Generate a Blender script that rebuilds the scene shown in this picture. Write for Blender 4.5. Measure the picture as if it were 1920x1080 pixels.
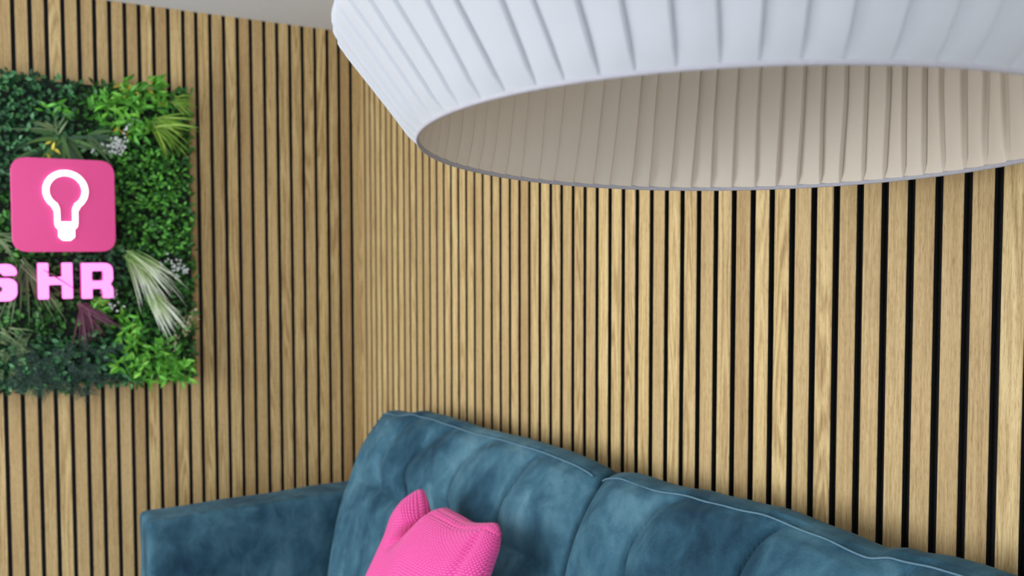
import bpy, bmesh, math, random
from mathutils import Vector, Matrix, noise
sc = bpy.context.scene
for o in list(bpy.data.objects): bpy.data.objects.remove(o)
COL = sc.collection
PI = math.pi

# ------------------------------------------------------------------ camera
CAM = Vector((2.78666, -1.17653, 1.55778))
fw = Vector((-0.84413949, 0.53401505, -0.04750212))
rt = Vector((0.5346699, 0.84506002, -0.00128854))
up = Vector((-0.03945404, 0.02648566, 0.99887031))
cd = bpy.data.cameras.new('camera'); cam = bpy.data.objects.new('camera', cd); COL.objects.link(cam)
cd.sensor_width = 36; cd.lens = 1686.957 / 1920 * 36
cd.clip_start = 0.02; cd.clip_end = 60
cd.dof.use_dof = True; cd.dof.focus_distance = 1.18; cd.dof.aperture_fstop = 5.0
M = Matrix.Identity(4)
for i in range(3):
    M[i][0] = rt[i]; M[i][1] = up[i]; M[i][2] = -fw[i]; M[i][3] = CAM[i]
cam.matrix_world = M
sc.camera = cam

# ------------------------------------------------------------------ light and exposure
sc.view_settings.view_transform = 'Standard'; sc.view_settings.look = 'None'
sc.view_settings.gamma = 1; sc.view_settings.exposure = 0.0
try: sc.view_settings.use_curve_mapping = False
except Exception: pass
w = bpy.data.worlds.new('daylight'); sc.world = w; w.use_nodes = True
w.node_tree.nodes['Background'].inputs[0].default_value = (0.80, 0.90, 1.0, 1)
w.node_tree.nodes['Background'].inputs[1].default_value = 1.0

def area(name, loc, target, sx, sy, power, color):
    l = bpy.data.lights.new(name, 'AREA'); l.shape = 'RECTANGLE'; l.size = sx; l.size_y = sy
    l.energy = power; l.color = color
    o = bpy.data.objects.new(name, l); COL.objects.link(o); o.location = loc
    o.rotation_euler = (Vector(target) - Vector(loc)).to_track_quat('-Z', 'Y').to_euler()
    return o
# daylight through the two windows
area('window_daylight', (.95, -3.04, 1.50), (.80, 0, 1.40), 1.6, 1.2, 70, (0.90, 0.95, 1.0))
area('window_daylight', (4.92, -2.20, 1.50), (0, -1.6, 1.35), 1.4, 1.25, 50, (0.80, 0.90, 1.0))

# ------------------------------------------------------------------ helpers
def new_obj(name, mesh, mat=None, parent=None, smooth=False):
    o = bpy.data.objects.new(name, mesh); COL.objects.link(o)
    if mat: mesh.materials.append(mat)
    if parent: o.parent = parent
    if smooth:
        for p in mesh.polygons: p.use_smooth = True
    return o
def mesh_of(V, F, name='m'):
    me = bpy.data.meshes.new(name); me.from_pydata(V, [], F); me.update(); return me
def empty(name, loc, rot=None):
    o = bpy.data.objects.new(name, None); COL.objects.link(o); o.location = loc
    o.empty_display_size = 0.05
    if rot: o.rotation_euler = rot
    return o
def tag(o, label=None, cat=None, group=None, kind=None):
    if label: o['label'] = label
    if cat: o['category'] = cat
    if group: o['group'] = group
    if kind: o['kind'] = kind
    return o
def box(V, F, x0, x1, y0, y1, z0, z1):
    b = len(V)
    V += [(x0,y0,z0),(x1,y0,z0),(x1,y1,z0),(x0,y1,z0),(x0,y0,z1),(x1,y0,z1),(x1,y1,z1),(x0,y1,z1)]
    F += [tuple(b+i for i in f) for f in ((0,3,2,1),(4,5,6,7),(0,1,5,4),(1,2,6,5),(2,3,7,6),(3,0,4,7))]
def box_obj(name, boxes, mat, parent=None, bevel=0):
    V, F = [], []
    for b in boxes: box(V, F, *b)
    o = new_obj(name, mesh_of(V, F, name), mat, parent)
    if bevel:
        m = o.modifiers.new('bevel', 'BEVEL'); m.width = bevel; m.segments = 3; m.limit_method = 'ANGLE'
        for p in o.data.polygons: p.use_smooth = True
    return o
def tube(V, F, pts, rad, n=10, cap=True):
    pts = [Vector(p) for p in pts]; b = len(V); m = len(pts)
    rr = rad if isinstance(rad, (list, tuple)) else [rad]*m
    ref = Vector((0, 0, 1))
    for i, p in enumerate(pts):
        t = (pts[min(i+1, m-1)] - pts[max(i-1, 0)]).normalized()
        if abs(t.dot(ref)) > .95: ref2 = Vector((1, 0, 0))
        else: ref2 = ref
        a = t.cross(ref2).normalized(); c = a.cross(t)
        for k in range(n):
            th = 2*PI*k/n; V.append(tuple(p + rr[i]*(a*math.cos(th) + c*math.sin(th))))
    for i in range(m-1):
        for k in range(n):
            F.append((b+i*n+k, b+i*n+(k+1) % n, b+(i+1)*n+(k+1) % n, b+(i+1)*n+k))
    if cap:
        F.append(tuple(b+k for k in range(n))[::-1]); F.append(tuple(b+(m-1)*n+k for k in range(n)))
def lathe(V, F, prof, n=48, c=(0, 0, 0), closed=False):
    b = len(V); m = len(prof)
    for r, z in prof:
        for k in range(n):
            th = 2*PI*k/n; V.append((c[0]+r*math.cos(th), c[1]+r*math.sin(th), c[2]+z))
    for i in range(m if closed else m-1):
        j = (i+1) % m
        for k in range(n):
            F.append((b+i*n+k, b+i*n+(k+1) % n, b+j*n+(k+1) % n, b+j*n+k))

# ------------------------------------------------------------------ materials
def mat(name):
    m = bpy.data.materials.new(name); m.use_nodes = True
    nt = m.node_tree; return m, nt, nt.nodes['Principled BSDF']
def N(nt, typ, **kw):
    n = nt.nodes.new(typ)
    for k, v in kw.items(): setattr(n, k, v)
    return n
def mth(nt, op, a, b=None, c=None):
    n = N(nt, 'ShaderNodeMath', operation=op)
    for i, v in enumerate((a, b, c)):
        if v is None: continue
        if isinstance(v, (int, float)): n.inputs[i].default_value = v
        else: nt.links.new(v, n.inputs[i])
    return n.outputs[0]
def ramp(nt, fac, stops):
    r = N(nt, 'ShaderNodeValToRGB'); e = r.color_ramp.elements
    while len(e) < len(stops): e.new(0.5)
    for k, (p, c) in enumerate(stops): e[k].position = p; e[k].color = (*c, 1)
    nt.links.new(fac, r.inputs[0]); return r.outputs[0]
def mix(nt, fac, a, b, mode='MIX'):
    n = N(nt, 'ShaderNodeMix', data_type='RGBA', blend_type=mode)
    for i, v in ((0, fac), (6, a), (7, b)):
        if isinstance(v, (int, float)): n.inputs[i].default_value = v
        elif isinstance(v, tuple): n.inputs[i].default_value = (*v, 1)
        else: nt.links.new(v, n.inputs[i])
    return n.outputs[2]
def noise_n(nt, vec, scale, detail=3, rough=.5, dist=0):
    n = N(nt, 'ShaderNodeTexNoise'); n.inputs['Scale'].default_value = scale
    n.inputs['Detail'].default_value = detail; n.inputs['Roughness'].default_value = rough
    n.inputs['Distortion'].default_value = dist
    if vec: nt.links.new(vec, n.inputs['Vector'])
    return n.outputs['Fac']
def plain(name, col, rough=.6, metal=0, var=.06, scale=30):
    m, nt, b = mat(name)
    tc = N(nt, 'ShaderNodeTexCoord'); f = noise_n(nt, tc.outputs['Object'], scale, 4)
    dk = tuple(c*(1-var) for c in col); lt = tuple(min(1, c*(1+var)) for c in col)
    nt.links.new(ramp(nt, f, [(.3, dk), (.7, lt)]), b.inputs['Base Color'])
    b.inputs['Roughness'].default_value = rough; b.inputs['Metallic'].default_value = metal
    return m

def oak(name):
    # attributes: sid (slat number), across (metres across the slat), object z runs along the grain
    m, nt, b = mat(name)
    L = nt.links.new
    sid = N(nt, 'ShaderNodeAttribute', attribute_name='sid').outputs['Fac']
    acr = N(nt, 'ShaderNodeAttribute', attribute_name='across').outputs['Fac']
    tc = N(nt, 'ShaderNodeTexCoord'); sep = N(nt, 'ShaderNodeSeparateXYZ'); L(tc.outputs['Object'], sep.inputs[0])
    z = sep.outputs['Z']
    wn = N(nt, 'ShaderNodeTexWhiteNoise', noise_dimensions='1D'); L(sid, wn.inputs['W'])
    wn2 = N(nt, 'ShaderNodeTexWhiteNoise', noise_dimensions='1D'); L(mth(nt, 'ADD', sid, 37.3), wn2.inputs['W'])
    r1, r2 = wn.outputs['Value'], wn2.outputs['Value']
    def coord(sx, sz):
        c = N(nt, 'ShaderNodeCombineXYZ')
        L(mth(nt, 'MULTIPLY', acr, sx), c.inputs[0]); L(mth(nt, 'MULTIPLY', sid, 3.71), c.inputs[1]); L(mth(nt, 'MULTIPLY', z, sz), c.inputs[2])
        return c.outputs[0]
    fine = noise_n(nt, coord(1300, 26), 1, 3, .65)
    mid = noise_n(nt, coord(220, 5), 1, 3, .5)
    big = noise_n(nt, coord(30, 1.6), 1, 2, .5)
    # cathedral grain: contour lines of a field stretched along the slat
    field = noise_n(nt, coord(26, 1.9), 1, 1.5, .4)
    para = mth(nt, 'MULTIPLY', mth(nt, 'POWER', mth(nt, 'ABSOLUTE', mth(nt, 'SUBTRACT', acr, mth(nt, 'MULTIPLY', mth(nt, 'SUBTRACT', r2, .5), .02))), 1.6), 900)
    lines = mth(nt, 'SINE', mth(nt, 'ADD', mth(nt, 'ADD', mth(nt, 'MULTIPLY', field, 70), mth(nt, 'MULTIPLY', para, 6)), mth(nt, 'MULTIPLY', mid, 3)))
    strength = mth(nt, 'MULTIPLY', mth(nt, 'GREATER_THAN', r1, .45), .16)
    v = mth(nt, 'ADD', mth(nt, 'MULTIPLY', fine, .50), mth(nt, 'MULTIPLY', mid, .30))
    v = mth(nt, 'ADD', v, mth(nt, 'MULTIPLY', big, .2))
    v = mth(nt, 'ADD', v, mth(nt, 'MULTIPLY', lines, mth(nt, 'MULTIPLY', strength, .55)))
    col = ramp(nt, v, [(.32, (.29, .175, .070)), (.43, (.47, .32, .145)), (.53, (.60, .43, .205)), (.68, (.72, .55, .29))])
    pore = noise_n(nt, coord(1500, 70), 1, 2, .6)
    col = mix(nt, 1.0, col, ramp(nt, pore, [(.36, (.70, .64, .56)), (.47, (1, 1, 1))]), 'MULTIPLY')
    tone = ramp(nt, r1, [(0, (.82, .78, .74)), (.35, (.94, .93, .92)), (.7, (1.0, 1.0, .97)), (1, (1.08, 1.09, 1.02))])
    col = mix(nt, 1.0, col, tone, 'MULTIPLY')
    # the slat is dark fibreboard behind its veneer: depth attribute 0 = face, 1 = back
    dep = N(nt, 'ShaderNodeAttribute', attribute_name='core').outputs['Fac']
    col = mix(nt, dep, col, (.012, .011, .010))
    L(col, b.inputs['Base Color'])
    b.inputs['Roughness'].default_value = .55
    b.inputs['Specular IOR Level'].default_value = .3
    bp = N(nt, 'ShaderNodeBump'); bp.inputs['Strength'].default_value = .25; bp.inputs['Distance'].default_value = .0006
    L(v, bp.inputs['Height']); L(bp.outputs[0], b.inputs['Normal'])
    return m
M_OAK = oak('light_oak_veneer')
M_FELT = plain('black_felt', (.012, .012, .013), .95, var=.3, scale=300)
M_CEIL = plain('matt_white_ceiling_paint', (.74, .77, .82), .9, var=.01, scale=8)
M_PAINT = plain('white_wall_paint', (.75, .74, .72), .85, var=.02, scale=8)
M_FLOOR = plain('grey_floor', (.36, .33, .30), .6, var=.12, scale=6)
M_FRAME = plain('white_window_frame', (.75, .75, .75), .5)

def velvet(name):
    m, nt, b = mat(name); L = nt.links.new
    tc = N(nt, 'ShaderNodeTexCoord'); co = tc.outputs['Object']
    mp = N(nt, 'ShaderNodeMapping'); mp.inputs['Scale'].default_value = (1.0, 1.0, .75); L(co, mp.inputs[0])
    a = noise_n(nt, mp.outputs[0], 5.5, 4, .55, .35)
    c2 = noise_n(nt, mp.outputs[0], 19, 4, .6, .5)
    f = noise_n(nt, co, 420, 2, .5)
    v = mth(nt, 'ADD', mth(nt, 'MULTIPLY', a, .62), mth(nt, 'MULTIPLY', c2, .38))
    v = mth(nt, 'ADD', v, mth(nt, 'MULTIPLY', mth(nt, 'SUBTRACT', f, .5), .10))
    col = ramp(nt, v, [(.33, (.010, .034, .058)), (.45, (.023, .072, .110)), (.55, (.050, .128, .178)), (.68, (.105, .215, .268))])
    L(col, b.inputs['Base Color'])
    b.inputs['Roughness'].default_value = .85; b.inputs['Specular IOR Level'].default_value = .15
    b.inputs['Sheen Weight'].default_value = .12; b.inputs['Sheen Roughness'].default_value = .35
    b.inputs['Sheen Tint'].default_value = (.50, .72, .85, 1)
    bp = N(nt, 'ShaderNodeBump'); bp.inputs['Strength'].default_value = .35; bp.inputs['Distance'].default_value = .004
    L(c2, bp.inputs['Height']); L(bp.outputs[0], b.inputs['Normal'])
    return m
M_VEL = velvet('petrol_blue_velvet')
M_PIPE = plain('petrol_blue_piping', (.10, .20, .27), .7, var=.1, scale=200)

def knit(name):
    m, nt, b = mat(name); L = nt.links.new
    uv = N(nt, 'ShaderNodeUVMap'); sep = N(nt, 'ShaderNodeSeparateXYZ'); L(uv.outputs[0], sep.inputs[0])
    su = mth(nt, 'ABSOLUTE', mth(nt, 'SINE', mth(nt, 'MULTIPLY', sep.outputs[0], PI)))
    row = mth(nt, 'MULTIPLY', mth(nt, 'MODULO', mth(nt, 'FLOOR', sep.outputs[1]), 2), PI/2)
    su = mth(nt, 'ABSOLUTE', mth(nt, 'SINE', mth(nt, 'ADD', mth(nt, 'MULTIPLY', sep.outputs[0], PI), row)))
    sv = mth(nt, 'ABSOLUTE', mth(nt, 'SINE', mth(nt, 'MULTIPLY', sep.outputs[1], PI)))
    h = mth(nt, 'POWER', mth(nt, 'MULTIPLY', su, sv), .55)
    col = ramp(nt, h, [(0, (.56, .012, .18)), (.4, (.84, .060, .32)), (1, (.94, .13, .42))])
    L(col, b.inputs['Base Color']); b.inputs['Roughness'].default_value = .8
    b.inputs['Sheen Weight'].default_value = .4; b.inputs['Sheen Tint'].default_value = (1, .55, .8, 1)
    b.inputs['Specular IOR Level'].default_value = .15
    bp = N(nt, 'ShaderNodeBump'); bp.inputs['Strength'].default_value = .75; bp.inputs['Distance'].default_value = .003
    L(h, bp.inputs['Height']); L(bp.outputs[0], b.inputs['Normal'])
    return m
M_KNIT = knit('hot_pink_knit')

def shade_cloth(name, col, var, transl, rough=.75):
    m, nt, b = mat(name); L = nt.links.new
    tc = N(nt, 'ShaderNodeTexCoord'); co = tc.outputs['Object']
    f = noise_n(nt, co, 700, 2); g = noise_n(nt, co, 6, 2)
    v = mth(nt, 'ADD', mth(nt, 'MULTIPLY', f, .5), mth(nt, 'MULTIPLY', g, .5))
    c = ramp(nt, v, [(.35, tuple(x*(1-var) for x in col)), (.65, col)])
    L(c, b.inputs['Base Color']); b.inputs['Roughness'].default_value = rough
    b.inputs['Specular IOR Level'].default_value = .25; b.inputs['Sheen Weight'].default_value = .15
    bp = N(nt, 'ShaderNodeBump'); bp.inputs['Strength'].default_value = .12; bp.inputs['Distance'].default_value = .0008
    L(f, bp.inputs['Height']); L(bp.outputs[0], b.inputs['Normal'])
    if transl:
        t = N(nt, 'ShaderNodeBsdfTranslucent'); L(c, t.inputs[0])
        mx = N(nt, 'ShaderNodeMixShader'); mx.inputs[0].default_value = transl
        L(b.outputs[0], mx.inputs[1]); L(t.outputs[0], mx.inputs[2])
        L(mx.outputs[0], nt.nodes['Material Output'].inputs[0])
    return m
M_SHADE = shade_cloth('white_pleated_cotton', (.57, .58, .615), .03, .08)
M_LINING = shade_cloth('cream_lining', (.80, .70, .58), .04, .12)
M_TRIM = plain('grey_rim_tape', (.42, .40, .44), .7, scale=200)
M_WHITE = plain('white_enamel', (.8, .8, .8), .35)
M_GLASS, _nt, _b = mat('opal_glass'); _b.inputs['Base Color'].default_value = (.9, .9, .88, 1); _b.inputs['Roughness'].default_value = .25
_b.inputs['Transmission Weight'].default_value = .3

def leafmat(name, c0, c1, c2, rough=.45, transl=.15, spec=.4):
    m, nt, b = mat(name); L = nt.links.new
    a = N(nt, 'ShaderNodeAttribute', attribute_name='tint').outputs['Fac']
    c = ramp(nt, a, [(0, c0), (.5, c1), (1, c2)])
    L(c, b.inputs['Base Color']); b.inputs['Roughness'].default_value = rough; b.inputs['Specular IOR Level'].default_value = spec
    t = N(nt, 'ShaderNodeBsdfTranslucent'); L(c, t.inputs[0])
    mx = N(nt, 'ShaderNodeMixShader'); mx.inputs[0].default_value = transl
    L(b.outputs[0], mx.inputs[1]); L(t.outputs[0], mx.inputs[2]); L(mx.outputs[0], nt.nodes['Material Output'].inputs[0])
    return m
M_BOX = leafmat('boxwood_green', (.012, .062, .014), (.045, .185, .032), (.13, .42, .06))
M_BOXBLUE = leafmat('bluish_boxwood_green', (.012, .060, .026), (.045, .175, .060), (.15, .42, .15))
M_BRIGHT = leafmat('fresh_green', (.05, .22, .02), (.11, .42, .035), (.25, .60, .07))
M_LIME = leafmat('lime_grass', (.10, .22, .015), (.20, .40, .03), (.42, .60, .10))
M_DKBL = leafmat('dark_blade_green', (.012, .045, .022), (.035, .10, .035), (.11, .22, .06))
M_OLIVE = leafmat('olive_grass', (.04, .09, .03), (.10, .17, .06), (.24, .32, .15))
M_PALE = leafmat('frosted_grass', (.13, .27, .05), (.40, .56, .20), (.90, .95, .80))
M_PURP = leafmat('plum_grass', (.05, .015, .03), (.15, .045, .085), (.27, .10, .14))
M_GREY = leafmat('grey_green_fern', (.010, .030, .024), (.022, .062, .045), (.055, .12, .07))
M_YEL = leafmat('yellow_leaf', (.40, .30, .02), (.62, .50, .04), (.80, .70, .10))
M_WFL = leafmat('white_blossom', (.45, .50, .48), (.70, .74, .72), (.9, .92, .9))

def emis(name, col, st, edge=None):
    m, nt, b = mat(name); L = nt.links.new
    b.inputs['Base Color'].default_value = (*col, 1); b.inputs['Roughness'].default_value = .4
    b.inputs['Emission Color'].default_value = (*col, 1); b.inputs['Emission Strength'].default_value = st
    return m
M_PLATE = plain('raspberry_acrylic', (.78, .075, .28), .22, var=.02, scale=4)
M_BULB = emis('lit_white_acrylic', (1, 1, 1), 1.6)
M_LETF = emis('lit_pink_acrylic', (1.0, .25, .80), .95)
M_LETS = emis('magenta_letter_return', (.85, .06, .42), .7)
M_BACK = plain('black_panel_board', (.010, .016, .010), .9)

# ------------------------------------------------------------------ room shell
H = 2.25
box_obj('floor', [(-.2, 5.2, -3.3, .2, -.1, 0)], M_FLOOR)['kind'] = 'structure'
box_obj('ceiling', [(-.2, 5.2, -3.3, .2, H, H+.1)], M_CEIL)['kind'] = 'structure'
SB = .012      # slat depth; slat faces lie in the planes x = 0 and y = 0
wl = box_obj('wall_left', [(-.2, -SB, -3.3, SB*0+.2, 0, H)], M_FELT); wl['kind'] = 'structure'
wr = box_obj('wall_right', [(-SB, 5.2, SB, .2, 0, H)], M_FELT); wr['kind'] = 'structure'
box_obj('wall_front', [(4.98, 5.2, -3.3, SB, 0, .55), (4.98, 5.2, -3.3, SB, 2.15, H), (4.98, 5.2, -1.4, SB, .55, 2.15), (4.98, 5.2, -3.3, -3.0, .55, 2.15)], M_PAINT)['kind'] = 'structure'
box_obj('wall_back', [(-SB, 4.98, -3.3, -3.10, 0, .55), (-SB, 4.98, -3.3, -3.10, 2.15, H), (-SB, .05, -3.3, -3.10, .55, 2.15), (2.15, 4.98, -3.3, -3.10, .55, 2.15)], M_PAINT)['kind'] = 'structure'
box_obj('window_1', [(.05, 2.15, -3.22, -3.17, .55, .60), (.05, 2.15, -3.22, -3.17, 2.10, 2.15), (.05, .10, -3.22, -3.17, .6, 2.1), (2.10, 2.15, -3.22, -3.17, .6, 2.1), (1.07, 1.13, -3.22, -3.17, .6, 2.1)], M_FRAME)['kind'] = 'structure'
box_obj('window_2', [(5.07, 5.12, -3.0, -1.4, .55, .60), (5.07, 5.12, -3.0, -1.4, 2.10, 2.15), (5.07, 5.12, -3.0, -2.95, .6, 2.1), (5.07, 5.12, -1.45, -1.4, .6, 2.1), (5.07, 5.12, -2.23, -2.17, .6, 2.1)], M_FRAME)['kind'] = 'structure'

GL = [0.0359, 0.0762, 0.1153, 0.1562, 0.1974, 0.2379, 0.2788, 0.3192, 0.3608, 0.4007, 0.4416, 0.4821, 0.5225, 0.5596, 0.6015, 0.642, 0.6816, 0.7196, 0.7598, 0.7988, 0.8383, 0.8788, 0.9194, 0.9594, 1.0003, 1.0412]
while GL[-1] < 3.05: GL.append(GL[-1] + .0402)
GR = [0.0261, 0.0676, 0.1077, 0.1494, 0.1913, 0.2329, 0.2735, 0.3176, 0.358, 0.4009, 0.4447, 0.4876, 0.5303, 0.5728, 0.6148, 0.6561, 0.6995, 0.7427, 0.7854, 0.8295, 0.8721, 0.9164, 0.96, 1.0032, 1.0475, 1.0919, 1.1346, 1.1782, 1.2216, 1.2646, 1.3085, 1.3518, 1.3951, 1.4385, 1.4819, 1.5254, 1.5691, 1.6124, 1.6559, 1.6998, 1.7417, 1.7846, 1.8278, 1.8707, 1.9132, 1.9556, 1.9983, 2.0408, 2.0830, 2.1250]
while GR[-1] < 4.9: GR.append(GR[-1] + .0427)
GAP = .0124
def slats(name, gaps, side, parent, seed):
    V, F, sid, acr, core = [], [], [], [], []
    edges = [-SB*.9 if side == 'L' else 0.0] + gaps
    c = .0007; GAP = .0110 if side == 'L' else .0122
    for k in range(len(gaps)):
        a = edges[k] + (GAP/2 if k else 0); b = edges[k+1] - GAP/2
        # cross-section across s with depth d (0 = face): chamfered face, veneer wraps 3 mm down the side
        prof = [(a, SB, 1), (a, .0014, 1), (a, .0013, 0), (a, c, 0), (a+c, 0, 0), (b-c, 0, 0), (b, c, 0), (b, .0013, 0), (b, .0014, 1), (b, SB, 1)]
        if k == 0 and side == 'L': prof[0] = (a, SB, 1)
        base = len(V)
        for z in (0.0, H):
            for s, d, co in prof:
                V.append((-d, -s, z) if side == 'L' else (s, d, z))
                sid.append(k + seed); acr.append(s-(a+b)/2); core.append(float(co))
        n = len(prof)
        for i in range(n-1):
            f = (base+i, base+i+1, base+n+i+1, base+n+i)
            F.append(f if side == 'R' else f[::-1])
    me = mesh_of(V, F, name)
    for nm, dat in (('sid', sid), ('across', acr), ('core', core)):
        at = me.attributes.new(nm, 'FLOAT', 'POINT'); at.data.foreach_set('value', dat)
    return new_obj(name, me, M_OAK, parent)
slats('oak_slats', GL, 'L', wl, 3)
slats('oak_slats', GR, 'R', wr, 211)

# ------------------------------------------------------------------ sofa
sofa = empty('corner_sofa', (1.4, -.45, 0))
tag(sofa, 'petrol blue velvet sofa with channel tufted high back against the slatted wall', 'sofa')
def local(V, o): return [(x-o[0], y-o[1], z-o[2]) for x, y, z in V]
SO = sofa.location
def smooth_pts(pts, n):
    # Catmull-Rom resample of an open polyline
    P = [Vector(p) for p in pts]; out = []
    segs = len(P)-1
    for i in range(n):
        t = i/(n-1)*segs; k = min(int(t), segs-1); u = t-k
        p0 = P[max(k-1, 0)]; p1 = P[k]; p2 = P[k+1]; p3 = P[min(k+2, segs)]
        out.append(.5*((2*p1)+(-p0+p2)*u+(2*p0-5*p1+4*p2-p3)*u*u+(-p0+3*p1-3*p2+p3)*u**3))
    return out
SEAMS = [  # channel seams as (x, z) on the front of the back cushions
    [(.72, 1.13), (.665, 1.07), (.64, 1.0), (.645, .955)],
    [(.894, 1.13), (.826, 1.067), (.790, 1.016), (.795, .955)],
    [(1.077, 1.135), (1.028, 1.078), (1.012, 1.033), (1.012, .96)],
    [(1.268, 1.14), (1.240, 1.087), (1.225, 1.03), (1.222, .96)],
    [(1.690, 1.148), (1.648, 1.115), (1.628, 1.073), (1.622, 1.036), (1.632, .96)],
    [(1.900, 1.155), (1.881, 1.132), (1.868, 1.103), (1.86, 1.069), (1.85, .97)],
    [(2.12, 1.16), (2.10, 1.13), (2.08, 1.10), (2.07, 1.06), (2.06, .97)],
]
SEAMS = [[(v.x, v.y) for v in smooth_pts([(x, z, 0) for x, z in s], 14)] for s in SEAMS]
LOWER = [[(s[-1][0], s[-1][1]), (s[-1][0]+.01, .8), (s[-1][0]+.01, .5)] for s in SEAMS]
HLINE = [(.4, .925), (.714, .934), (.801, .938), (1.0, .945), (1.258, .954), (1.357, .958), (1.6, .962), (2.4, .965)]
def pdist(x, z, poly):
    best = 9; tt = 0
    for i in range(len(poly)-1):
        ax, az = poly[i]; bx, bz = poly[i+1]; dx, dz = bx-ax, bz-az
        t = max(0, min(1, ((x-ax)*dx+(z-az)*dz)/(dx*dx+dz*dz+1e-12)))
        d = math.hypot(x-ax-t*dx, z-az-t*dz)
        if d < best: best = d; tt = (i+t)/(len(poly)-1)
    return best, tt
def ztop(x):
    T = [(.46, 1.092), (.56, 1.103), (.70, 1.124), (.835, 1.129), (.99, 1.130), (1.17, 1.139), (1.28, 1.141), (1.37, 1.139), (1.465, 1.130), (1.54, 1.142), (1.624, 1.142), (1.727, 1.152), (1.807, 1.156), (1.875, 1.161), (1.967, 1.156), (2.045, 1.150), (2.087, 1.160), (2.145, 1.166), (2.25, 1.166), (2.5, 1.15)]
    for i in range(len(T)-1):
        if x <= T[i+1][0]:
            u = (x-T[i][0])/(T[i+1][0]-T[i][0]); u = max(0, u); u = u*u*(3-2*u)
            return T[i][1]+u*(T[i+1][1]-T[i][1])
    return T[-1][1]
# closed section of the back: (y, z); z relative to a 1.135 top
SECT = [(-.10, .44), (-.05, .70), (-.045, .95), (-.055, 1.06), (-.075, 1.112), (-.105, 1.133), (-.130, 1.1345), (-.147, 1.128), (-.162, 1.113),
        (-.186, 1.082), (-.214, 1.035), (-.232, .99), (-.246, .945), (-.268, .88), (-.290, .80), (-.310, .70), (-.325, .60), (-.330, .52), (-.30, .46), (-.20, .44)]
def back_cushion(x0, x1, r0, r1):
    NS = 170; NX = int((x1-x0)/.0036)
    S = smooth_pts([(y, z, 0) for y, z in SECT + [SECT[0]]], NS+1)[:-1]
    V, F = [], []
    cy, cz = -.19, .8
    for i in range(NX+1):
        x = x0+(x1-x0)*i/NX
        e = 1.0; g0 = (x-x0)/r0; g1 = (x1-x)/r1
        sh = 0
        if g0 < 1: sh += 1-math.sqrt(max(0, 1-(1-g0)**2))
        if g1 < 1: sh += 1-math.sqrt(max(0, 1-(1-g1)**2))
        zt = ztop(x)-1.135
        for j, p in enumerate(S):
            y, z = p.x, p.y
            nx_ = S[(j+1) % NS]-S[j-1]; nrm = Vector((nx_.y, -nx_.x)).normalized()
            if nrm.dot(Vector((y-cy, z-cz))) < 0: nrm = -nrm
            wz = max(0, min(1, (z-.85)/.25)); z += zt*wz
            front = max(0, min(1, (-.135-y)/.03))
            d = 0
            if front > 0:
                for q in range(len(SEAMS)):
                    if abs(x-SEAMS[q][0][0]) > .25: continue
                    dd, tt = pdist(x, z, SEAMS[q])
                    d -= .0170*math.exp(-(dd/.0048)**2) + .0125*math.exp(-(dd/.030)**2)
                    # little puckers fanning from the seam ends
                hz = [h for h in HLINE]
                dh, th = pdist(x, z, HLINE)
                d -= .006*math.exp(-(dh/.006)**2) + .014*math.exp(-(dh/.032)**2)
                for q in range(len(SEAMS)):
                    dd = math.hypot((x-SEAMS[q][-1][0])*.8, z-SEAMS[q][-1][1])
                    d -= .012*math.exp(-(dd/.022)**2)
                d += .012 * front
                wr_ = noise.noise(Vector((x*16, z*7+3, 1.7)))*.0035 + noise.noise(Vector((x*38, z*11, 7.1)))*.0016
                up_ = max(0, 1-abs(z-(1.10+zt))/.08)
                wr_ += up_*noise.noise(Vector((x*60, z*14, 2.2)))*.0022
                d += wr_
                ef = max(0, min(1, min(x-x0, x1-x)/.07)); d *= front*ef*ef*(3-2*ef)
            else:
                d += noise.noise(Vector((x*14, y*20, 5)))*.0025
            shr = sh*r0*.9
            y2 = y+nrm.x*(d-shr*.75); z2 = z+nrm.y*(d-shr)
            V.append((x, y2, z2))
    for i in range(NX):
        for j in range(NS):
            a = i*NS+j; b = i*NS+(j+1) % NS
            F.append((a, a+NS, b+NS, b))
    for i, fl in ((0, False), (NX, True)):
        cidx = len(V); ring = [i*NS+j for j in range(NS)]
        ax = sum(V[k][1] for k in ring)/NS; az = sum(V[k][2] for k in ring)/NS
        V.append((V[ring[0]][0]+(-.004 if not fl else .004), ax, az))
        for j in range(NS):
            a, b = ring[j], ring[(j+1) % NS]
            F.append((a, b, cidx) if fl else (b, a, cidx))
    o = new_obj('back_cushion', mesh_of(local(V, SO), F, 'back_cushion'), M_VEL, sofa, True)
    bm = bmesh.new(); bm.from_mesh(o.data); bmesh.ops.recalc_face_normals(bm, faces=bm.faces); bm.to_mesh(o.data); bm.free()
    # welt along the top front edge
    P = []
    n = NX//2
    for i in range(n+1):
        x = x0+.012+(x1-x0-.024)*i/n; sx = min(1, min((x-x0)/r0, (x1-x)/r1)); dz = (1-math.sqrt(max(0, 1-(1-sx)**2)))*r0*.8
        P.append((x, -.1500+noise.noise(Vector((x*9, 0, 0)))*.002, ztop(x)-1.135+1.1275-dz+noise.noise(Vector((x*11, 4, 0)))*.0025))
    VV, FF = [], []
    tube(VV, FF, [(a, b-.0012, c_+.0014) for a, b, c_ in P], .0015, 8)
    new_obj('piping', mesh_of(local(VV, SO), FF, 'piping'), M_PIPE, o, True)
back_cushion(.478, 1.462, .013, .030)
back_cushion(1.468, 2.40, .030, .030)
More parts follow.
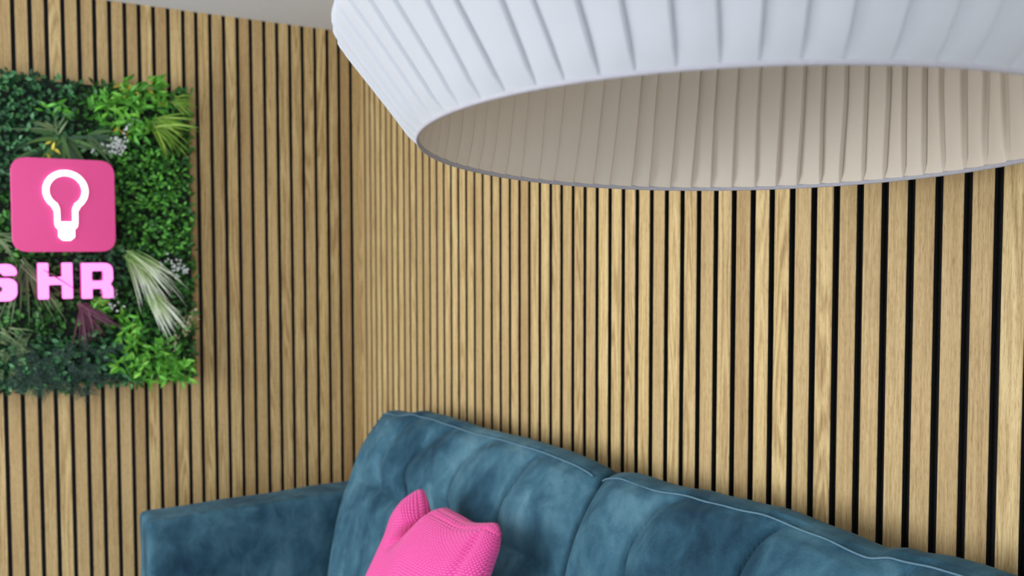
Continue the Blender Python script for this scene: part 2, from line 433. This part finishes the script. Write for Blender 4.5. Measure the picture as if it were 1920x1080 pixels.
def soft_box(name, x0, x1, y0, y1, z0, z1, r, parent=sofa, puff=.0, m=M_VEL, nseg=28):
    V, F = [], []
    bm = bmesh.new(); bmesh.ops.create_cube(bm, size=2)
    bmesh.ops.subdivide_edges(bm, edges=bm.edges[:], cuts=nseg, use_grid_fill=True)
    hx, hy, hz = (x1-x0)/2, (y1-y0)/2, (z1-z0)/2; cc = Vector(((x0+x1)/2, (y0+y1)/2, (z0+z1)/2))
    def warp(t):   # crowd the rows near the edges
        return math.sin(t*PI/2)
    for v in bm.verts:
        q = Vector((warp(v.co.x)*hx, warp(v.co.y)*hy, warp(v.co.z)*hz))
        core = Vector((max(-hx+r, min(hx-r, q.x)), max(-hy+r, min(hy-r, q.y)), max(-hz+r, min(hz-r, q.z))))
        d = q-core
        if d.length > 1e-9:
            d = d.normalized()*r
        q = core+d
        f = (1-(q.x/hx)**2)*(1-(q.y/hy)**2) if abs(q.z) > hz-r*1.01 else 0
        q.z += math.copysign(puff*f, q.z)
        w_ = noise.noise(q*7+cc)*.0035
        q += d.normalized()*w_ if d.length > 1e-9 else Vector()
        v.co = q+cc-Vector(SO)
    me = bpy.data.meshes.new(name); bm.to_mesh(me); bm.free()
    return new_obj(name, me, m, parent, True)
soft_box('armrest', .285, .412, -.758, -.06, .10, .862, .016)
soft_box('armrest', 2.42, 2.66, -.86, -.06, .10, .76, .03)
soft_box('sofa_base', .41, 2.415, -.82, -.10, .10, .34, .02)
soft_box('seat_cushion', .412, 1.462, -.86, -.335, .345, .48, .04, puff=.02)
soft_box('seat_cushion', 1.468, 2.413, -.86, -.335, .345, .48, .04, puff=.02)
for x, y in ((.35, -.66), (.35, -.14), (2.54, -.76), (2.54, -.14)):
    V, F = [], []; tube(V, F, [(x, y, 0), (x, y, .105)], [.014, .022], 16)
    new_obj('leg', mesh_of(local(V, SO), F, 'leg'), plain('black_metal', (.03, .03, .03), .4) if x == .35 and y == -.66 else bpy.data.materials['black_metal'], sofa, True)

# ------------------------------------------------------------------ pink cushion
PO = Vector((1.18, -.42, .5)); PSH = Vector((.018, 0, .022))
pc = None
def coons(top, right, bottom, left, NU, NV):
    T = smooth_pts([(a, b, 0) for a, b in top], NU+1); B = smooth_pts([(a, b, 0) for a, b in bottom], NU+1)
    Lf = smooth_pts([(a, b, 0) for a, b in left], NV+1); Rt = smooth_pts([(a, b, 0) for a, b in right], NV+1)
    G = []
    for j in range(NV+1):
        v = j/NV; row = []
        for i in range(NU+1):
            u = i/NU
            p = (1-v)*T[i]+v*B[i]+(1-u)*Lf[j]+u*Rt[j]-((1-u)*(1-v)*T[0]+u*(1-v)*T[-1]+(1-u)*v*B[0]+u*v*B[-1])
            row.append(p)
        G.append(row)
    return G
top = [(1.070, 1.018), (1.086, 1.022), (1.112, 1.006), (1.134, .985), (1.146, .968), (1.160, .985), (1.182, 1.008), (1.215, 1.010), (1.255, 1.010), (1.300, 1.010), (1.345, 1.020), (1.378, 1.028), (1.398, 1.022)]
right = [(1.398, 1.022), (1.409, .99), (1.405, .94), (1.40, .85), (1.40, .70), (1.39, .545)]
left = [(1.070, 1.018), (1.046, .975), (1.030, .93), (1.002, .845), (.975, .74), (.955, .56)]
bottom = [(.955, .56), (1.05, .555), (1.17, .552), (1.28, .552), (1.39, .545)]
NU, NV = 110, 130
G = coons(top, right, bottom, left, NU, NV)
V, F, UV = [], [], []
def pil_h(u, v, p):
    e = (max(0, 1-abs(2*u-1)**2.6))**.55 * (max(0, 1-abs(2*v-1)**3.2))**.55
    h = .062*e
    # the chop: a valley running down from the notch in the top edge
    cx = .335-.23*v*1.2
    d = u-cx
    fall = max(0, 1-v/.42)
    h -= .075*fall**1.1*math.exp(-(d/.034)**2)*min(1, (v+.05)*8)
    h += .020*fall*math.exp(-((d+.16)/.11)**2)*min(1, v*10)
    # a shallow crease under the top edge and a fold at the right side
    d2 = v-(.045+.03*(u-.4))
    if u > .42: h -= .006*math.exp(-(d2/.012)**2)*min(1, (u-.42)*8)
    d3 = u-(.90-.10*v)
    h -= .014*math.exp(-(d3/.022)**2)*min(1, v*6)*max(0, 1-v/.8)
    h += noise.noise(Vector((p.x*12, p.y*9, 2)))*.004*e
    return h
for side in (1, -1):
    for j in range(NV+1):
        for i in range(NU+1):
            u, v = i/NU, j/NV; p = G[j][i]
            yb = -.305-(1.11-p.y)*.36
            h = pil_h(u, v, p) if side == 1 else -.035*(max(0, 1-abs(2*u-1)**2.6))**.6*(max(0, 1-abs(2*v-1)**3))**.6
            V.append((p.x-PO.x, yb-h-PO.y, p.y-PO.z)); UV.append((u*50, v*68))
n1 = (NU+1)*(NV+1)
for s in (0, 1):
    for j in range(NV):
        for i in range(NU):
            a = s*n1+j*(NU+1)+i; f = (a, a+1, a+NU+2, a+NU+1)
            F.append(f[::-1] if s == 0 else f)
me = mesh_of(V, F, 'scatter_cushion'); uvl = me.uv_layers.new(name='UVMap')
for lp in me.loops: uvl.data[lp.index].uv = UV[lp.vertex_index]
bm = bmesh.new(); bm.from_mesh(me); bmesh.ops.remove_doubles(bm, verts=bm.verts, dist=1e-5); bmesh.ops.recalc_face_normals(bm, faces=bm.faces); bm.to_mesh(me); bm.free()
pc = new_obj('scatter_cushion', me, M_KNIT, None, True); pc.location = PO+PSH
tag(pc, 'hot pink waffle knit scatter cushion leaning on the blue velvet sofa back', 'cushion')

# ------------------------------------------------------------------ pendant lamp
LC = Vector((2.12562483, -0.48111479, 1.55778+.1)); LN = Vector((-0.04849309, 0.04520035, 0.99780025))
lamp = empty('pendant_lamp', LC); lamp.rotation_mode = 'QUATERNION'; lamp.rotation_quaternion = LN.to_track_quat('Z', 'Y')
tag(lamp, 'large white pleated fabric pendant lamp hanging above the sofa', 'lamp')
R0, R1, DZ, TOP = .3300, .4085, .100, .270
rnd = random.Random(5)
NP = 72
TS = [0, .02, .05, .1, .2, .32, .45, .58, .7, .8, .87, .92, .95, .975]; SUB = len(TS)
pw = [1+rnd.uniform(-.13, .13) for _ in range(NP)]; tot = sum(pw)
starts = [0]
for x in pw: starts.append(starts[-1]+x*2*PI/tot)
skew = [rnd.uniform(-.012, .012) for _ in range(NP+1)]; skew[-1] = skew[0]
depthv = [rnd.uniform(.75, 1.2) for _ in range(NP)]
PHASE = math.radians(2.0)
def pleated(prof, sign, amp, groove, name, m):
    """prof: (radius, z, pleat amplitude factor); sign +1 outside, -1 inside"""
    V, F = [], []
    NT = NP*SUB
    for q, (r, z, af) in enumerate(prof):
        hh = max(0, min(1, z/DZ))
        for k in range(NP):
            for s in range(SUB):
                t = TS[s]
                t2 = t**1.0
                a0 = starts[k]+skew[k]*(hh-.0); a1 = starts[k+1]+skew[k+1]*(hh-.0)
                th = a0+(a1-a0)*t2+PHASE-(.19*z if sign < 0 else 0)
                if sign > 0:
                    # knife pleats: each panel laps over the next
                    d = amp*depthv[k]*t+groove*math.sin(PI*t)-.0026*math.exp(-(min(t, 1-t)/.022)**2)
                else:
                    # seen from inside: each panel rises to its edge, then drops into a fold
                    d = amp*depthv[k]*t**2.0+.0050*math.exp(-(min(t, 1-t)/.022)**2)
                wv = noise.noise(Vector((th*9, z*14, 1)))*.0012
                rr = r + (d+wv)*af
                V.append((rr*math.cos(th), rr*math.sin(th), z))
    for q in range(len(prof)-1):
        for k in range(NT):
            k2 = (k+1) % NT
            f = (q*NT+k, q*NT+k2, (q+1)*NT+k2, (q+1)*NT+k)
            F.append(f if sign > 0 else f[::-1])
    return new_obj(name, mesh_of(V, F, name), m, lamp, True)
outer = [(R0+.001, 0, .15), (R0+.004, .004, .45), (R0+.011, .012, .9)]
for i in range(1, 9):
    u = .12+i*(.96-.12)/8; outer.append((R0+(R1-R0)*u+.001, DZ*u, 1))
outer += [(R1+.0005, DZ*1.0, .9), (R1+.0022, DZ+.006, .55), (R1+.0018, DZ+.012, .4), (R1-.002, DZ+.019, .7)]
for i in range(1, 7):
    u = i/6; outer.append((R1-.002-u*.105, DZ+.019+u*(TOP-DZ-.019), 1))
pleated(outer, 1, .0038, .0008, 'shade', M_SHADE)
inner = [(R0-.0015, .001, .05), (R0-.003, .007, .45), (R0-.005, .016, .9)]
for i in range(1, 15):
    u = i/14; inner.append((R0-.006-.018*u, .016+(TOP-.018)*u, 1))
pleated(inner, -1, .0095, 0, 'shade_lining', M_LINING)
def ring_obj(name, r, z, a, b, m, parent=lamp):
    V, F = [], []
    lathe(V, F, [(r+a*math.cos(t*PI/6), z+b*math.sin(t*PI/6)) for t in range(12)], 180, closed=True)
    return new_obj(name, mesh_of(V, F, name), m, parent, True)
ring_obj('bottom_rim', R0, .0, .0018, .0030, M_TRIM)
ring_obj('top_rim', R1-.104, TOP, .0022, .0035, M_TRIM)
V, F = [], []
for k in range(3):
    a = 2*PI*k/3+.4; tube(V, F, [(0, 0, TOP-.03), (.30*math.cos(a), .30*math.sin(a), TOP-.003)], .0022, 8)
new_obj('spider_frame', mesh_of(V, F, 'spider_frame'), M_WHITE, lamp, True)
V, F = [], []; lathe(V, F, [(.001, TOP-.02), (.016, TOP-.02), (.02, TOP-.04), (.02, TOP-.075), (.001, TOP-.078)], 32)
new_obj('lamp_holder', mesh_of(V, F, 'lamp_holder'), M_WHITE, lamp, True)
V, F = [], []; lathe(V, F, [(.013, TOP-.075), (.014, TOP-.083), (.024, TOP-.098), (.029, TOP-.112), (.026, TOP-.126), (.016, TOP-.137), (.0008, TOP-.140)], 32)
new_obj('light_bulb', mesh_of(V, F, 'light_bulb'), M_GLASS, lamp, True)
Q = lamp.rotation_quaternion.to_matrix()
topw = Q @ Vector((0, 0, TOP-.02)) + LC
V, F = [], []
inv = Q.transposed()
def tol(p): return tuple(inv @ (Vector(p)-LC))
tube(V, F, [tol(topw), tol((topw.x, topw.y, topw.z+.02)), tol((topw.x, topw.y, H-.02))], .003, 10)
new_obj('cord', mesh_of(V, F, 'cord'), M_WHITE, lamp, True)
V, F = [], []
lathe(V, F, [(.001, H-.028), (.03, H-.028), (.045, H-.018), (.05, H-.001), (.001, H-.0005)], 40, (topw.x, topw.y, 0))
new_obj('ceiling_rose', mesh_of([tol(v) for v in V], F, 'ceiling_rose'), M_WHITE, lamp, True)

# ------------------------------------------------------------------ plant wall panel
panel = empty('plant_panel', (0, -.97, 1.16))
tag(panel, 'square green artificial plant panel with mixed foliage on the left slatted wall', 'plant panel')
PP = panel.location
def yz(px, py):      # place on the panel face, measured across and down from its visible corner in 1/800 m steps
    return -1.046+.001205*px+4e-7*px*px, 1.5578-(py-462)*(.00138+px/375*.00017)
R_ = random.Random(11)
Y0, Y1, Z0, Z1 = -1.40, -.553, 1.165, 2.005
box_obj('backing_board', [(0.001, .022, Y0-PP.y+.0, Y1-PP.y, Z0-PP.z+.01, Z1-PP.z)], M_BACK, panel)
class Leaves:
    def __init__(s): s.V, s.F, s.T = [], [], []
    def leaf(s, p, d, n, L, W, bend=.25, tint=None):
        d = d.normalized(); n = (n-d*n.dot(d)).normalized(); a = d.cross(n)
        b = len(s.V); tint = R_.random() if tint is None else tint
        rows = ((0, .12, 0), (.3, .85, .08), (.62, .9, .0), (1, .06, -1))
        for u, w_, q in rows:
            c = p+d*L*u+n*(L*bend*(u-u*u*1.6))
            for sgn in (-1, 0, 1):
                v = c+a*(sgn*W*.5*w_)+n*(abs(sgn)*W*.14)
                s.V.append(tuple(v-PP)); s.T.append(tint)
        for i in range(3):
            for k in range(2):
                q = b+i*3+k; s.F.append((q, q+1, q+4, q+3))
    def blade(s, p, d, L, W, droop=.4, tint=None, n=7, side=None, tip=None):
        d = d.normalized(); side = side or d.cross(Vector((0, 0, 1)))
        if side.length < .1: side = Vector((0, 1, 0))
        side = side.normalized(); b = len(s.V); tint = R_.random() if tint is None else tint
        for i in range(n+1):
            u = i/n; c = p+d*L*u+Vector((-.10*u*u*L, 0, -droop*L*u*u)); w_ = W*(1-u**2.2)*(.5+min(.5, u*2))+W*.05
            x = c.x
            if x < .03: c.x = .03
            for sg in (-.5, .5):
                s.V.append(tuple(c+side*sg*w_-PP)); s.T.append(min(1, tint if tip is None else tint+(tip-tint)*u))
        for i in range(n):
            q = b+2*i; s.F.append((q, q+1, q+3, q+2))
    def build(s, name, m, kind=None, label=None):
        me = mesh_of(s.V, s.F, name); at = me.attributes.new('tint', 'FLOAT', 'POINT'); at.data.foreach_set('value', s.T)
        o = new_obj(name, me, m, panel, True)
        if kind: o['kind'] = kind
        if label: o['label'] = label
        return o
def rdir(xb=.6, s=1.0):
    return Vector((xb, R_.gauss(0, .6)*s, R_.gauss(0, .6)*s))
def edge_jit(y, z): return noise.noise(Vector((y*16, z*16, 0)))*.012
# boxwood everywhere: darker bluish above left, fresher at the right
bx, bb = Leaves(), Leaves()
for k in range(9500):
    y = R_.uniform(Y0, Y1+.012); z = R_.uniform(Z0-.010, Z1+.006+max(0, -.75-y)*.05)
    j = edge_jit(y, z)
    if y > Y1+j or z > Z1+j+max(0, -.75-y)*.05 or z < Z0+j: continue
    x = R_.uniform(.022, .070)
    bump = noise.noise(Vector((y*26, z*26, 4.2)))
    x += bump*.016
    L = R_.uniform(.013, .021)
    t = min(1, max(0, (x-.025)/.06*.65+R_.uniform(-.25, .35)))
    tgt = bb if (z > 1.72 and y < -.86) or noise.noise(Vector((y*7, z*7, 9))) > .28 or z < 1.32 and y < -.75 else bx
    tgt.leaf(Vector((x, y, z)), rdir(.35), rdir(1.0), L, L*.62, .2, t)
bx.build('boxwood_foliage', M_BOX, 'stuff')
bb.build('bluish_boxwood_foliage', M_BOXBLUE, 'stuff')
# fresh leafy sprays
def spray(L_, px, py, rx, ry, n, ln=(.022, .036), wd=.33, x0=.06):
    for k in range(n):
        a = R_.uniform(0, 2*PI); q = math.sqrt(R_.random())
        y, z = yz(px+rx*q*math.cos(a), py+ry*q*math.sin(a)); L = R_.uniform(*ln)
        L_.leaf(Vector((R_.uniform(x0, x0+.030), y, z)), Vector((.25, R_.gauss(.2, .7), R_.gauss(0, .6))), rdir(1.0, .7), L, L*wd, .3)
f = Leaves(); spray(f, 270, 680, 62, 42, 150); spray(f, 235, 615, 30, 25, 40); spray(f, 325, 700, 30, 22, 50); spray(f, 180, 572, 14, 14, 22); f.build('fresh_green_spray', M_BRIGHT, 'stuff')
f = Leaves(); spray(f, 225, 205, 52, 34, 110); spray(f, 280, 185, 45, 25, 80); spray(f, 262, 240, 30, 20, 40); spray(f, 238, 160, 10, 12, 10); spray(f, 295, 160, 16, 12, 14); spray(f, 110, 205, 30, 12, 14, x0=.055); f.build('fresh_green_spray', M_BRIGHT, 'stuff')
f = Leaves(); spray(f, 270, 340, 85, 62, 260, (.010, .016), .6, .062); spray(f, 300, 420, 60, 60, 170, (.010, .016), .6, .060)
f.build('small_leaf_foliage', leafmat('mid_green', (.022, .12, .012), (.065, .30, .025), (.16, .50, .06)), 'stuff')
f = Leaves(); spray(f, 240, 165, 14, 12, 5, (.02, .03)); spray(f, 228, 245, 8, 8, 3, (.02, .03)); spray(f, 305, 196, 10, 8, 3, (.018, .026)); spray(f, 275, 178, 20, 14, 5, (.015, .022)); spray(f, 90, 270, 25, 20, 4, (.02, .03)); f.build('yellow_leaves', M_YEL, 'stuff')
# grass tufts: (px, py) root, spread directions in image sense (right, up)
def tuft(name, m, px, py, n, a0, a1, L0, L1, W, droop, x=.07, out=.35, tip=None, label=None, tint=None):
    T = Leaves(); y, z = yz(px, py)
    for k in range(n):
        a = math.radians(R_.uniform(a0, a1)); L = R_.uniform(L0, L1)
        T.blade(Vector((x+R_.uniform(-.008, .01), y+R_.gauss(0, .008), z+R_.gauss(0, .008))), Vector((out*R_.uniform(.3, 1), math.cos(a), math.sin(a))), L, W*R_.uniform(.7, 1.2), droop*R_.uniform(.4, 1.3), None if tint is None else R_.uniform(*tint), tip=tip,
                side=Vector((R_.uniform(-.3, .3), -math.sin(a), math.cos(a))))
    return T.build(name, m, None, label)
tuft('grass_tuft', M_LIME, 290, 232, 46, -75, 25, .06, .125, .0055, .25, label='lime green spiky grass tuft')
tuft('grass_tuft', M_LIME, 330, 190, 26, -50, 30, .035, .065, .0035, .2, label='small lime grass tuft at the top right corner')
tuft('blade_tuft', M_DKBL, 120, 262, 34, -200, 20, .08, .15, .013, .3, x=.06, label='dark green broad blade tuft above the logo sign')
tuft('blade_tuft', M_DKBL, 175, 262, 16, -60, 60, .06, .10, .012, .3, x=.06)
tuft('blade_tuft', M_OLIVE, 112, 250, 9, 60, 170, .05, .085, .006, .2, x=.075)
tuft('grass_tuft', M_OLIVE, 40, 500, 34, -120, -25, .08, .17, .0050, .15, x=.085, label='olive grass tuft hanging beside the letters')
tuft('frosted_grass_tuft', M_PALE, 240, 480, 70, -76, -14, .08, .17, .0040, .30, x=.085, out=.30, tip=1.3, tint=(-.35, .35), label='pale white tipped grass tuft')
tuft('frosted_grass_tuft', M_PALE, 278, 552, 44, -72, -38, .07, .13, .0042, .15, x=.085, out=.25, tip=1.4, tint=(-.3, .4))
tuft('plum_grass_tuft', M_PURP, 150, 575, 46, -105, -25, .06, .105, .0050, .12, x=.08, label='plum coloured grass tuft')
tuft('grass_tuft', M_OLIVE, 0, 622, 8, -60, 15, .04, .06, .005, .45, x=.085)
tuft('fern_frond', M_OLIVE, -10, 445, 8, -50, 10, .04, .06, .006, .3, x=.08)
# leaf tip crossing the sign, flowers, grey fern
tuft('long_blade', M_OLIVE, 165, 262, 3, -48, -38, .075, .095, .007, .08, x=.125, out=.05)
tuft('long_blade', M_PURP, 66, 505, 1, -40, -34, .10, .12, .0035, .05, x=.142, out=.05)
f = Leaves()
for px, py, n in ((222, 275, 60), (195, 282, 14), (240, 240, 16), (330, 505, 24), (205, 565, 22), (318, 495, 14)):
    for k in range(n):
        y, z = yz(px+R_.gauss(0, 9), py+R_.gauss(0, 9))
        p = Vector((R_.uniform(.07, .09), y, z))
        for q in range(4):
            a = q*PI/2+R_.random(); f.leaf(p, Vector((.3, math.cos(a), math.sin(a))), Vector((1, 0, 0)), .0045, .0035, .1)
f.build('white_blossoms', M_WFL, 'stuff')
f = Leaves()
for px, py, n in ((345, 610, 46), (320, 640, 26), (355, 592, 18)):
    for k in range(n):
        y, z = yz(px+R_.gauss(0, 8), py+R_.gauss(0, 9)); f.leaf(Vector((R_.uniform(.06, .085), y, z)), rdir(.3), rdir(1), .009, .005, .1)
f.build('cream_seed_heads', leafmat('cream_seed', (.30, .30, .12), (.50, .48, .26), (.70, .68, .45)), 'stuff')
def fernpatch(name, m, px, py, rx, ry, n, L):
    f = Leaves()
    for k in range(n):
        y, z = yz(px+R_.uniform(-rx, rx), py+R_.uniform(-ry, ry)); a = R_.uniform(0, 2*PI)
        p = Vector((R_.uniform(.05, .08), y, z)); d = Vector((.3, math.cos(a), math.sin(a))).normalized(); s_ = Vector((0, -math.sin(a), math.cos(a)))
        for q in range(9):
            u = q/9; c = p+d*L*u+Vector((0, 0, -.25*L*u*u)); l = L*.33*(1-u*.8)
            for sg in (-1, 1):
                f.leaf(c, (s_*sg+d*.5), Vector((1, 0, 0)), l, l*.30, .1)
    f.build(name, m, 'stuff')
fernpatch('grey_fern', M_GREY, 90, 700, 75, 40, 120, .040)
fernpatch('grey_fern', M_GREY, 190, 690, 40, 35, 22, .035)
fernpatch('olive_fern', M_OLIVE, 12, 690, 30, 48, 34, .035)

# ------------------------------------------------------------------ illuminated sign
def poly_obj(name, loops, depth, m, parent, origin, bevel=0, m_side=None):
    cu = bpy.data.curves.new(name, 'CURVE'); cu.dimensions = '2D'; cu.fill_mode = 'BOTH'; cu.extrude = depth/2; cu.bevel_depth = bevel; cu.bevel_resolution = 2; cu.offset = -bevel
    for lp in loops:
        sp = cu.splines.new('POLY'); sp.points.add(len(lp)-1); sp.use_cyclic_u = True
        for i, (a, b) in enumerate(lp): sp.points[i].co = (a, b, 0, 1)
    t = bpy.data.objects.new('tmp', cu); COL.objects.link(t)
    dg = bpy.context.evaluated_depsgraph_get(); me = bpy.data.meshes.new_from_object(t.evaluated_get(dg))
    bpy.data.objects.remove(t)
    for v in me.vertices: v.co = Vector((v.co.z, v.co.x, v.co.y))
    me.materials.clear()
    o = bpy.data.objects.new(name, me); COL.objects.link(o); me.materials.append(m)
    if m_side:
        me.materials.append(m_side)
        for p in me.polygons:
            if abs(p.normal.x) < .5: p.material_index = 1
    o.location = origin
    if parent: o.parent = parent
    return o
def rounded(pts, rads, n=6):
    out = []; m = len(pts)
    for i in range(m):
        p = Vector(pts[i]); a = Vector(pts[i-1]); b = Vector(pts[(i+1) % m]); r = rads[i] if isinstance(rads, list) else rads
        if r <= 0: out.append(tuple(p)); continue
        d1 = (a-p).normalized(); d2 = (b-p).normalized(); r = min(r, (a-p).length*.49, (b-p).length*.49)
        s = p+d1*r; e = p+d2*r
        for k in range(n+1):
            t = k/n; q = s*(1-t)**2+p*2*t*(1-t)+e*t*t; out.append((q.x, q.y))
    return out
sign = empty('logo_sign', (.10, -.898, 1.665))
tag(sign, 'pink rounded square sign with glowing white light bulb outline on the plant panel', 'sign')
hw, hh = .1245, .1235
poly_obj('face_plate', [rounded([(-hw, -hh), (hw, -hh), (hw, hh), (-hw, hh)], .040, 10)], .016, M_PLATE, sign, (.010, 0, 0), .001)
def arc(cx, cy, r, a0, a1, n): return [(cx+r*math.cos(math.radians(a0+(a1-a0)*k/n)), cy+r*math.sin(math.radians(a0+(a1-a0)*k/n))) for k in range(n+1)]
cy_ = .041
ro, ri = .0575, .0415
outer_l = arc(0, cy_, ro, -50, 230, 60)
outer_l += [(-.0335, -.010), (-.0300, -.016), (-.0295, -.050), (-.0275, -.060), (-.020, -.068)]
for k in range(3):
    z = -.070-k*.0065; outer_l += [(-.0205, z), (-.0215, z-.003), (-.0195, z-.0055)]
outer_l += [(-.019, -.090), (-.010, -.098), (.010, -.098), (.019, -.090)]
for k in (2, 1, 0):
    z = -.070-k*.0065; outer_l += [(.0195, z-.0055), (.0215, z-.003), (.0205, z)]
outer_l += [(.020, -.068), (.0275, -.060), (.0295, -.050), (.0300, -.016), (.0335, -.010)]
inner_l = arc(0, cy_, ri, -58, 238, 50)+[(-.0180, -.004), (-.0158, -.012), (-.0155, -.0455), (.0155, -.0455), (.0158, -.012), (.0180, -.004)]
poly_obj('light_bulb_symbol', [[(a*.95, b*.95) for a, b in outer_l], [(a*.95, b*.95) for a, b in inner_l[::-1]]], .004, M_BULB, sign, (.021, .003, 0), 0, None)
for y, z in ((-.09, -.09), (.09, -.09), (-.09, .09), (.09, .09)):
    V, F = [], []; tube(V, F, [(-.078, y, z), (.003, y, z)], .004, 8)
    new_obj('standoff', mesh_of(V, F, 'standoff'), M_FRAME, sign, True)
def letter(name, loops, y, z, label):
    t = empty('sign_letter', (.10, y, z))
    tag(t, label, 'letter', 'glowing pink sign letters')
    poly_obj('letter_body', loops, .026, M_LETF, t, (.014, 0, 0), .002, M_LETS)
    VV, FF = [], []
    tube(VV, FF, [(-.078, .014, .05), (.002, .014, .05)], .003, 8)
    new_obj('standoff', mesh_of(VV, FF, 'standoff'), M_FRAME, t, True)
    return t
LH = .0965
def sc_(pts, w_): return [(a*w_, b*LH) for a, b in pts]
HW = .083
Hl = rounded(sc_([(0, 0), (.31, 0), (.31, .39), (.69, .39), (.69, 0), (1, 0), (1, 1), (.69, 1), (.69, .61), (.31, .61), (.31, 1), (0, 1)], HW), .004, 3)
letter('H', [Hl], -.9665, 1.4165, 'glowing pink capital letter H under the pink logo sign')
RW = .079
Rl = rounded(sc_([(0, 0), (.34, 0), (.34, .27), (.60, .27), (.66, .20), (.66, 0), (1, 0), (1, .30), (.90, .40), (1, .50), (1, 1), (0, 1)], RW), [.004, .004, .003, .004, .008, .004, .006, .014, .006, .014, .024, .004], 5)
Rh = rounded(sc_([(.33, .50), (.33, .77), (.68, .77), (.68, .50)], RW), .005, 4)
letter('R', [Rl, Rh[::-1]], -.8625, 1.4150, 'glowing pink capital letter R, rightmost in the sign lettering')
SW = .095
S1 = rounded(sc_([(1, .68), (1, .86), (.86, 1), (.14, 1), (0, .88), (0, .52), (.14, .40), (.62, .40), (.66, .33), (.62, .25), (.36, .25), (.34, .33), (0, .33), (0, .14), (.14, 0), (.86, 0), (1, .14), (1, .50), (.86, .62), (.38, .62), (.34, .69), (.38, .76), (.62, .76), (.66, .68)], SW), .012, 4)
letter('S', [S1], -1.109, 1.4145, 'glowing pink capital letter S, leftmost, cut by the picture edge')
